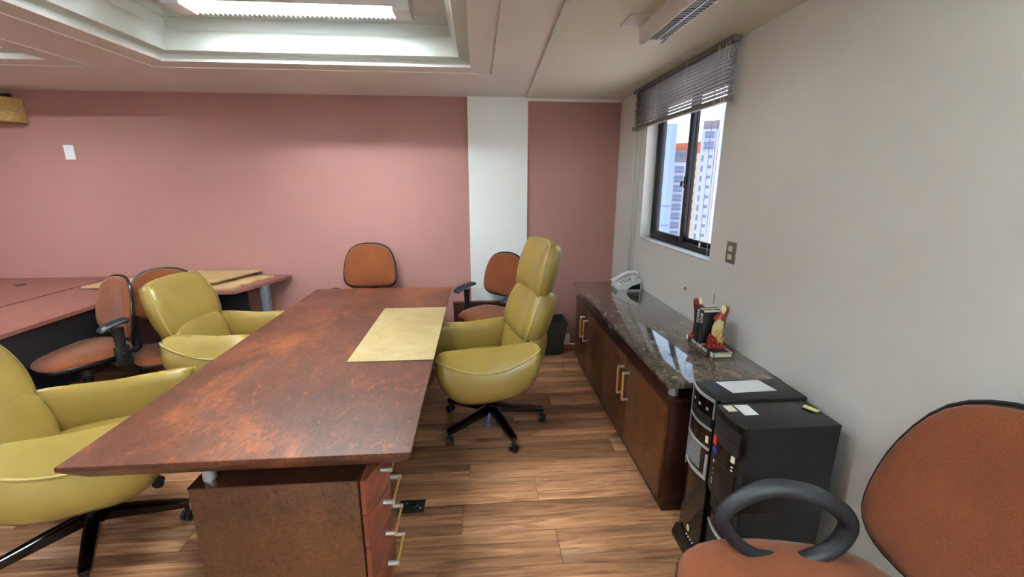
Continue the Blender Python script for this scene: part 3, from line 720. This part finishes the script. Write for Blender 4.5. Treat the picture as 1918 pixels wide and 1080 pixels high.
def star_base(parent, a0, rad, z0, z1, mt_, wd=.042, hub_r=.04, cast=True, n=5, r=.027):
    for k in range(n):
        a = R(a0+72*k); d = Vector((math.cos(a), math.sin(a), 0)); q = Vector((-d.y, d.x, 0))
        rings = []
        for t_, zt, w_, h_ in ((.02, z0, wd*1.1, .055), (.5, lerp(z0, z1, .45), wd, .045), (.93, z1, wd*.85, .032), (1., z1-.004, wd*.7, .024)):
            c = d*rad*t_; rings.append([c+q*w_/2+Vector((0, 0, zt-.004)), c+q*w_*.32+Vector((0, 0, zt)), c-q*w_*.32+Vector((0, 0, zt)), c-q*w_/2+Vector((0, 0, zt-.004)), c-q*w_*.42+Vector((0, 0, zt-h_)), c+q*w_*.42+Vector((0, 0, zt-h_))])
        MB().loft(rings).build('base_spoke', mt_, parent, smooth=25)
        if cast: caster(parent, d.x*rad*.97, d.y*rad*.97, a+1.1+k, r)
    MB().lathe([(.001, z0-.07), (hub_r, z0-.065), (hub_r, z0+.012), (.028, z0+.02)], n=18).build('hub', mt_, parent)
def olive_chair(label, loc, rz, head, base_angle, tilt=0):
    C = thing('olive_leather_chair', label, 'chair', loc, rz)
    star_base(C, base_angle-rz, .365, .160, .112, 'chrome_dark', .052)
    MB().lathe([(.028, .155), (.028, .33), (.05, .34), (.05, .375)], n=16).build('gas_column', 'black_plastic', C)
    MB().box((-.14, -.10, .345), (.14, .10, .385), .01).build('mechanism', 'black_plastic', C)
    # seat
    sx = MB(); N = 10
    g = [-1+2*i/N for i in range(N+1)]
    def sp_(u, v_, top):
        b_, c_ = squircle(u, v_, .22); e_ = ((1-abs(u)**4)*(1-abs(v_)**4))**.5
        x = .06+b_*.29; yy = c_*.262
        return (x, yy, (.455+.055*e_-.02*(b_ < 0)*b_*b_) if top else .375+.0*e_)
    for top in (1, 0):
        sx.add([sp_(u, v_, top) for u in g for v_ in g], [[i*(N+1)+j, (i+1)*(N+1)+j, (i+1)*(N+1)+j+1, i*(N+1)+j+1] for i in range(N) for j in range(N)])
    per = [(-1, q_) for q_ in g[:-1]]+[(q_, 1) for q_ in g[:-1]]+[(1, -q_) for q_ in g[:-1]]+[(-q_, -1) for q_ in g[:-1]]
    rings = []
    for f_, z in ((1, .375), (1.03, .40), (1.03, .435), (1, .455)):
        rings.append([((sp_(u, v_, 0)[0]-.06)*f_+.06, sp_(u, v_, 0)[1]*f_, z) for u, v_ in per])
    sx.loft(rings, cap=False)
    so = sx.build('seat', 'leather', C, smooth=60)
    for sg in (1, -1): arm(C, sg)
    # back: three overlapping pads (two on the visitor chairs) on a rear shell
    sh = spline([(-.20, 0, .40), (-.285, 0, .55), (-.335, 0, .75), (-.375, 0, .95 if head else .90)], 5, False)
    mb = MB(); mb.tube(sh, .05, 10, flat=(3.6, .55)) if False else None
    rings = []
    for p in sh: rings.append([(p.x, -.15, p.z), (p.x-.02, -.14, p.z), (p.x-.035, 0, p.z), (p.x-.02, .14, p.z), (p.x, .15, p.z), (p.x+.01, 0, p.z)])
    MB().loft(rings).build('back_shell', 'leather', C, smooth=50)
    cushion(C, 'lower_back_pad', (-.25, 0, .555), .50, .36, .19, 14, k=.30, curve=.05, bulge=.5)
    if head:
        cushion(C, 'back_pad', (-.298, 0, .80), .53, .385, .20, 22, k=.30, curve=.055, topw=.86, bulge=.52)
        cushion(C, 'headrest', (-.358, 0, 1.09), .46, .36, .155, 15, k=.22, curve=.05, topw=.92, bulge=.52)
    else:
        cushion(C, 'back_pad', (-.325, 0, .805), .57, .40, .175, 19, k=.26, curve=.06, topw=.90, bulge=.48)
    return C
ch = olive_chair('high-backed olive leather executive chair behind the desk, facing left', (.075, 2.73, 0), 193, True, 3)
MB().tube([(.02, .02, .12), (.04, .06, .09), (.045, .075, .06)], .008, 8).box((.03, .066, .035), (.062, .09, .062), .006).build('lever_tag', 'blue_plastic', ch)
olive_chair('olive leather visitor chair further along the desk, by the far tables', (-1.765, 3.06, 0), -3, False, 57)
olive_chair('olive leather visitor chair in the left foreground, cut off by the photo edge', (-1.81, 1.88, 0), 22, False, 14)

# ------------------------------------------------------------------ rust task chairs
BACK = [(0, .455), (.10, .440), (.175, .385), (.217, .27), (.232, .14), (.222, .05), (.17, .006), (.08, 0), (0, 0)]
BACK = [(y, z*.87) for y, z in BACK]
BACK = BACK+[(-y, z) for y, z in BACK[-2:0:-1]]
BO = [(p[0], p[1]) for p in spline([(y, z, 0) for y, z in BACK], 3)]
SEAT = [(.235, 0), (.23, .12), (.19, .205), (.08, .24), (-.08, .235), (-.18, .20), (-.22, .10), (-.225, 0)]
SEAT = SEAT+[(x, -y) for x, y in SEAT[-2:0:-1]]
SO = [(p[0], p[1]) for p in spline([(x, y, 0) for x, y in SEAT], 3)]
def puffy(outline, c, steps, fn):
    return [[fn(c[0]+(p[0]-c[0])*s, c[1]+(p[1]-c[1])*s, h_) for p in outline] for s, h_ in steps]
def task_chair(label, loc, rz, armkind, back_z=.675, back_x=-.215, lean=9, base_angle=30, group=None, seat_z=0., zoff=0., k=1., ax=0., pl=1., sx=0.):
    C = thing('task_chair', label, 'chair', loc, rz, group)
    star_base(C, base_angle, .30, .12, .085, 'black_plastic', .045, .035, r=.025)
    MB().lathe([(.026, .12), (.026, .36), (.045, .37), (.045, .42)], n=14).build('gas_column', 'black_plastic', C)
    MB().box((-.12, -.09, .405+seat_z), (.12, .09, .432+seat_z), .006).build('mechanism', 'black_plastic', C)
    sf = lambda x, y, z: (sx+x*k, y*k, z+seat_z-.012*max(0, x/.23)**3)
    MB().loft(puffy(SO, (0, 0), [(.60, .428), (.96, .44), (1.01, .452), (1.015, .462), (1.0, .470)], sf)).build('seat_shell', 'black_rim', C, smooth=50)
    MB().loft(puffy(SO, (0, 0), [(.995, .462), (1.0, .474), (.985, .487), (.92, .499), (.78, .506), (.5, .508), (.2, .507), (.02, .506)], sf)).build('seat_pad', 'rust', C, smooth=60)
    cl, sl_ = math.cos(R(lean)), math.sin(R(lean))
    def bf(y, z, x):
        y *= k; z *= k
        x = x+.55*y*y-.10*(z-.2)**2
        return (back_x+x*cl-z*sl_, y, back_z+zoff+x*sl_+z*cl)
    ctr = (0, .187)
    MB().loft(puffy(BO, ctr, [(.3, -.036), (.8, -.032), (.98, -.012), (1.0, 0)], bf)).build('back_shell', 'black_plastic', C, smooth=50)
    MB().loft(puffy(BO, ctr, [(.985, -.004), (.985, .010), (.955, .020), (.88, .028), (.7, .034), (.45, .036), (.2, .036), (.02, .036)], bf)).build('back_pad', 'rust', C, smooth=60)
    MB().tube([bf(ctr[0]+p[0]*1.008, ctr[1]+(p[1]-ctr[1])*1.008, -.007) for p in BO], .0085, 7, closed=True).build('edge_trim', 'black_rim', C)
    st = [(-.08, 0, .415+seat_z), (-.20, 0, .42+seat_z), (-.285, 0, .47), (-.30, 0, .60), bf(0, .15, -.03)]
    MB().tube(spline(st, 5, False), .024, 8, flat=(1, 1.6)).build('back_bracket', 'black_plastic', C)
    if armkind == 'pad':
        for sg in (1, -1):
            a = MB(); a.box((ax-.055, sg*.20*k-.012, .418+seat_z), (ax+.045, sg*.285*k+.012, .436+seat_z), .004); a.box((ax-.045, sg*.285*k-.014, .418+seat_z), (ax+.035, sg*.285*k+.014, .545+seat_z), .01)
            a.tube([(ax-.005, sg*.285*k, .53+seat_z), (ax-.005, sg*.285*k, .665+seat_z)], [.022, .03], 10, flat=(1.2, .8))
            ao = a.build('arm_post', 'black_plastic', C)
            MB().lathe([(.001, 0), (.014, .001), (.016, .012), (.010, .02), (.001, .021)], n=10).build('knob', 'black_plastic', ao, loc=(ax-.005, sg*(.285*k+.012), .49+seat_z)).rotation_euler = (R(-90*sg), 0, 0)
            pp = spline([(ax-.115*pl, sg*.285*k, .70+seat_z), (ax-.06*pl, sg*.285*k, .705+seat_z), (ax+.05*pl, sg*.285*k, .692+seat_z), (ax+.115*pl, sg*.285*k, .672+seat_z), (ax+.135*pl, sg*.285*k, .655+seat_z)], 5, False)
            n = len(pp); MB().tube(pp, [max(.006, .036*(1-abs(2*i/(n-1)-1)**5)**.5) for i in range(n)], 12, flat=(.55, 1.15)).build('arm_pad', 'arm_pad', ao)
    elif armkind == 'loop':
        for sg in (1, -1):
            ya_ = sg*.272
            lp = spline([(sx+x, ya_, z) for x, z in ((.188, .675), (.145, .735), (.065, .778), (-.04, .768), (-.115, .735), (-.166, .69), (-.175, .64), (-.14, .572), (-.055, .530), (.045, .535), (.10, .555), (.162, .612))], 6)
            n = len(lp); MB().tube([(p.x, p.y+sg*.01*math.sin(i), p.z) if False else p for i, p in enumerate(lp)], [.0225+.004*math.cos(2*PI*i/n-2.2) for i in range(n)], 14, closed=True, flat=(1., 1.15)).build('loop_armrest', 'black_rubber', C)
            MB().box((-.09, sg*.18, .430), (.05, sg*.285, .45), .005).box((-.08, sg*.272-.01, .43), (.04, sg*.272+.01, .545), .006).build('arm_bracket', 'black_plastic', C)
    return C
task_chair('rust fabric task chair facing the far end of the desk', (-.985, 3.80, 0), 271, 'pad', base_angle=10, zoff=.02)
task_chair('rust fabric task chair with black T-arms in front of the white column', (.09, 3.77, 0), 226, 'pad', base_angle=0, zoff=-.06, back_x=-.20)
task_chair('rust fabric task chair by the left tables, seat fully visible', (-2.645, 2.935, 0), 238, 'pad', base_angle=178, zoff=-.085, k=1.05, ax=-.10, pl=.62, seat_z=.055)
task_chair('rust fabric task chair hidden behind the olive chair, only its back top showing', (-2.262, 3.215, 0), 300, 'none', base_angle=81, zoff=-.045, k=.93, seat_z=-.05)
task_chair('rust fabric task chair with black loop armrests in the right foreground', (.965, .745, 0), 172, 'loop', base_angle=15, zoff=-.095, back_x=-.20, k=1.45, seat_z=.045, sx=.10)

# ------------------------------------------------------------------ left tables
TZ = .78
tb = thing('corner_table', 'mahogany laminate L-shaped table with a dark panel, cardboard lying on its wing', 'table', (-2.8, 3.7, 0))
ox, oy = -2.8, 3.7
fil = [(-2.745+.17*(1-math.cos(PI/2*i/6)), 3.40+.17*math.sin(PI/2*i/6)) for i in range(7)]
poly = [(-3.33, YB-.012), (-3.355, 1.7), (-2.76, 1.7)]+fil+[(-1.965, 3.57), (-1.755, YB-.045), (-1.80, YB-.012)]
t = MB().prism([(x-ox, y-oy) for x, y in poly], TZ-.026, TZ); 
t.build('table_top', 'table_top', tb, smooth=20)
e_ = MB()
inner = [(x-ox, y-oy) for x, y in poly]
e_.build('x', 'table_edge') if False else None
MB().box((-2.80-ox, 1.75-oy, .30), (-2.78-ox, 3.42-oy, TZ-.027)).build('modesty_panel', 'lining', tb)
MB().box((-2.60-ox, 3.78-oy, .30), (-1.98-ox, 3.80-oy, TZ-.027)).build('modesty_panel', 'lining', tb)
MB().box((-1.90-ox, 3.84-oy, 0), (-1.84-ox, 3.90-oy, TZ-.027), .003).build('end_leg', 'steel_blue', tb)
MB().tube([(-2.80-ox, 3.60-oy, 0), (-2.80-ox, 3.60-oy, TZ-.027)], .026, 12).build('corner_leg', 'steel_dark', tb)
MB().box((-3.30-ox, 1.75-oy, 0), (-2.82-ox, 1.80-oy, TZ-.027), .003).build('end_leg', 'steel_dark', tb)
MB().lathe([(.001, 0), (.036, 0), (.038, .003), (.028, .004), (.001, .0035)], n=16).build('cable_grommet', 'black_plastic', tb, loc=(-3.20-ox, 3.86-oy, TZ))
t2 = thing('side_table', 'mahogany laminate table at the far left along the rose wall', 'table', (-4.0, 3.2, 0))
MB().prism([(-.72, YB-.012-3.2), (-.72, -1.4), (.635, -1.4), (.660, YB-.03-3.2), (.52, YB-.012-3.2)], TZ-.024, TZ+.002).build('table_top', 'table_top', t2, smooth=20)
MB().box((-.66, -1.3, 0), (-.62, .9, TZ-.025)).build('end_leg', 'steel_dark', t2); MB().box((.55, -1.3, 0), (.59, .9, TZ-.025)).build('end_leg', 'steel_dark', t2)
MB().lathe([(.001, 0), (.036, 0), (.038, .003), (.028, .004), (.001, .0035)], n=16).build('cable_grommet', 'black_plastic', t2, loc=(.12, .72, TZ+.002))
# cardboard: flattened boxes
def sheet(label, poly, z0, th, tabs=False):
    c = (sum(p[0] for p in poly)/len(poly), sum(p[1] for p in poly)/len(poly))
    S = thing('cardboard_sheet', label, 'cardboard', (c[0], c[1], z0))
    q = [(x-c[0], y-c[1]) for x, y in poly]
    MB().prism(q, 0, .004).build('liner', 'card', S, smooth=0); MB().prism([(x*.985, y*.985) for x, y in q], .004, th-.003).build('flute', 'card', S, smooth=0); MB().prism(q, th-.003, th).build('liner', 'card', S, smooth=0)
    return S
z = TZ
z += .0006
sheet('notched cardboard sheet at the bottom of the stack, nearest the table end', [(-2.95, 3.70), (-2.15, 3.62), (-2.02, 3.64), (-1.99, 3.72), (-2.04, 3.73), (-2.02, 3.80), (-1.97, 3.80), (-1.94, 3.90), (-1.99, 3.91), (-1.97, 3.98), (-1.92, 3.98), (-1.88, 4.10), (-2.0, 4.12), (-2.9, 4.12)], z, .012)
sheet('wide cardboard sheet jutting left from the stack over the seam', [(-3.22, 3.70), (-2.5, 3.66), (-2.35, 4.10), (-3.16, 4.02)], z+.0125, .014)
sheet('upper cardboard sheet with a worn left edge', [(-2.85, 3.78), (-2.2, 3.74), (-2.10, 4.14), (-2.82, 4.16)], z+.027, .014)
sheet('thick cardboard sheet on top of the stack', [(-2.72, 3.86), (-2.13, 3.83), (-2.02, 4.185), (-2.66, 4.19)], z+.0415, .012)

# ------------------------------------------------------------------ computers
def pc(name, label, x0, x1, y0, y1, z0, z1, front):
    P = thing(name, label, 'computer', ((x0+x1)/2, (y0+y1)/2, z0)); hx, hy, h_ = (x1-x0)/2, (y1-y0)/2, z1-z0
    MB().box((-hx+.03, -hy, .0), (hx, hy, h_), .004).build('case', 'black_pc', P)
    front(P, -hx, hy, h_); return P
def bezel(P, hx, hy, h_, mt_, z0=0., z1=None, bow=.016):
    n = 10; z1 = h_ if z1 is None else z1
    poly = [(hx+.031, -hy)]+[(hx+.012-bow*math.sin(PI*i/n), lerp(-hy, hy, i/n)) for i in range(n+1)]+[(hx+.031, hy)]
    return MB().prism(poly, z0, z1).build('bezel', mt_, P, smooth=40)
def bowbar(P, name, hx, y0, y1, hy, za, zb, mt_, prot=.003, bow=.016):
    n = 10; f = lambda y: hx+.012-bow*math.sin(PI*(y+hy)/(2*hy))
    ys = [lerp(y0, y1, i/n) for i in range(n+1)]
    poly = [(f(y)-prot, y) for y in ys]+[(f(y)+.004, y) for y in ys[::-1]]
    return MB().prism(poly, za, zb).build(name, mt_, P, smooth=40)
def front_silver(P, hx, hy, h_):
    bezel(P, hx, hy, h_, 'gloss_black')
    bowbar(P, 'side_trim', hx, hy-.005, hy, hy, 0, h_, 'silver', .004); bowbar(P, 'side_trim', hx, -hy, -hy+.004, hy, h_-.085, h_, 'silver', .004)
    bowbar(P, 'top_trim', hx, -hy, hy, hy, h_-.012, h_, 'silver', .005)
    bowbar(P, 'drive_door', hx, -hy+.012, hy-.012, hy, h_-.125, h_-.085, 'black_plastic', .002)
    bowbar(P, 'silver_rib', hx, -hy+.004, hy-.004, hy, h_-.140, h_-.130, 'silver', .004)
    bowbar(P, 'silver_rib', hx, -hy+.004, hy-.004, hy, h_-.230, h_-.219, 'silver', .004)
    bowbar(P, 'grille', hx, -hy+.045, hy-.008, hy, h_-.335, h_-.236, 'grey_mesh', .004)
    bowbar(P, 'silver_rib', hx, -hy+.004, hy-.004, hy, h_-.367, h_-.352, 'silver', .004)
    bowbar(P, 'silver_rib', hx, -hy+.004, -hy+.016, hy, h_-.35, h_-.25, 'silver', .004)
    for y in (-.05, 0, .05): bowbar(P, 'logo_badge', hx, y-.006, y+.006, hy, h_-.062, h_-.05, 'silver', .002)
    bowbar(P, 'drive_button', hx, -hy+.014, -hy+.026, hy, h_-.20, h_-.17, 'label_cream', .003)
def front_black(P, hx, hy, h_):
    bezel(P, hx, hy, h_, 'gloss_black')
    bowbar(P, 'drive_door', hx, -hy+.01, hy-.01, hy, h_-.075, h_-.03, 'black_plastic', .003); bowbar(P, 'drive_door', hx, -hy+.01, hy-.01, hy, h_-.125, h_-.08, 'black_plastic', .003)
    bowbar(P, 'orange_sticker', hx, hy-.045, hy-.015, hy, h_-.155, h_-.118, 'red_sticker', .0035)
    bowbar(P, 'blue_sticker', hx, hy-.055, hy-.022, hy, h_-.19, h_-.168, 'blue_sticker', .0035)
    bowbar(P, 'drive_button', hx, -hy+.022, -hy+.036, hy, h_-.155, h_-.13, 'label_cream', .004)
    for zz in (h_-.172, h_-.186): bowbar(P, 'indicator', hx, -hy+.026, -hy+.032, hy, zz-.004, zz, 'letter', .004)
    bowbar(P, 'lower_panel', hx, -hy+.012, hy-.012, hy, .0, h_-.2, 'black_pc', .003)
    for zz, r in ((h_-.215, .005), (h_-.25, .003), (h_-.27, .003), (h_-.295, .004), (h_-.31, .004)): bowbar(P, 'port', hx, hy-.052, hy-.052+2*r, hy, zz-2*r, zz, 'letter', .004)
def front_gloss(P, hx, hy, h_):
    bezel(P, hx, hy, h_, 'gloss_black', bow=.01)
    mb = MB(); mb.lathe([(.016, 0), (.016, .002), (.001, .0022)], n=18); mb.v = [(hx-.0005-z_, x_*.75-.012, y_+.13) for x_, y_, z_ in mb.v]; mb.build('round_sticker', 'gold_sticker', P)
    MB().prism([(hx+.005, 0), (hx-.02, .005), (hx-.024, .03), (hx-.006, .07), (hx+.004, .075)], -hy+.03, hy-.005, 'y').build('foot_flap', 'gloss_black', P)
    for i in range(4): bowbar(P, 'port', hx, -.005-i*.016, .001-i*.016, hy, .085-.002*i, .091-.002*i, 'letter', .003, .01)
    MB().box((hx+.015, .02, h_), (hx+.035, .05, h_+.002)).build('top_label', 'silver', P)
def front_lower(P, hx, hy, h_):
    bezel(P, hx, hy, h_, 'black_plastic')
    bowbar(P, 'drive_door', hx, -hy+.01, hy-.01, hy, h_-.09, h_-.04, 'black_pc', .003); bowbar(P, 'drive_door', hx, -hy+.01, hy-.01, hy, h_-.15, h_-.10, 'gloss_black', .003)
    bowbar(P, 'silver_rib', hx, -hy+.01, hy-.006, hy, h_-.175, h_-.163, 'silver', .005)
    bowbar(P, 'drive_button', hx, -hy+.02, -hy+.034, hy, h_-.15, h_-.12, 'label_cream', .004)
pA = pc('computer_tower', 'black computer tower with a gold round sticker, standing on the floor', .925, 1.33, 1.508, 1.69, 0, .408, front_gloss)
pB = pc('computer_tower', 'dark computer tower on the floor beneath the orange-stickered one', .94, 1.29, 1.312, 1.49, 0, .44, front_lower)
pC = pc('computer_tower', 'silver-fronted black computer tower on top, against the credenza', .915, 1.31, 1.497, 1.672, .41, .808, front_silver)
pD = pc('computer_tower', 'black computer tower with orange and blue stickers, on top', .915, 1.293, 1.305, 1.487, .441, .80, front_black)
MB().box((-.165, .03, .3592), (-.13, .075, .3598)).build('label', 'label_cream', pD); MB().box((-.12, -.0, .3592), (-.065, .075, .3598)).build('label', 'paper', pD)
def flat(name, label, cat, pts, z_, mt_, curl=0.):
    n = 6; top = []
    P = [Vector((x, y, 0)) for x, y in pts]
    mb = MB(); vs = []; fs = []
    for s in (0, 1):
        for i in range(n+1):
            for j in range(n+1):
                a = P[0].lerp(P[1], i/n); b_ = P[3].lerp(P[2], i/n); q_ = a.lerp(b_, j/n)
                vs.append((q_.x, q_.y, z_+curl*((i/n)**3)+.0006*s+.0006*math.sin(i*1.3+j)*(1 if s else 1)*.5+.0006))
    N1 = (n+1)**2
    for i in range(n):
        for j in range(n):
            q_ = [i*(n+1)+j, (i+1)*(n+1)+j, (i+1)*(n+1)+j+1, i*(n+1)+j+1]; fs.append(q_); fs.append([N1+k for k in q_][::-1])
    mb.add(vs, fs); return tag(mb.build(name, mt_, smooth=60), label, cat)
flat('paper_sheet', 'folded white paper sheet lying on the silver-fronted computer tower', 'paper', [(1.01, 1.655), (1.205, 1.66), (1.225, 1.56), (1.03, 1.553)], .808, 'paper')
flat('sticky_note', 'yellow sticky note curling on the rear of the black computer tower', 'note', [(1.265, 1.455), (1.23, 1.43), (1.255, 1.39), (1.29, 1.405)], .80, 'sticky', .006)

# repeats carry one group phrase per kind
GROUPS = {'task_chair': 'rust fabric task chairs', 'olive_leather_chair': 'olive leather chairs', 'computer_tower': 'stacked computer towers',
          'cardboard_sheet': 'cardboard sheets on the corner table', 'ceiling_light': 'fluorescent ceiling lights', 'book': 'black books on the marble counter',
          'bookend': 'carved bookends', 'apartment_tower': 'apartment towers outside the window'}
for o in list(COL.objects):
    if o.parent is None and o.name.split('.')[0] in GROUPS: o['group'] = GROUPS[o.name.split('.')[0]]
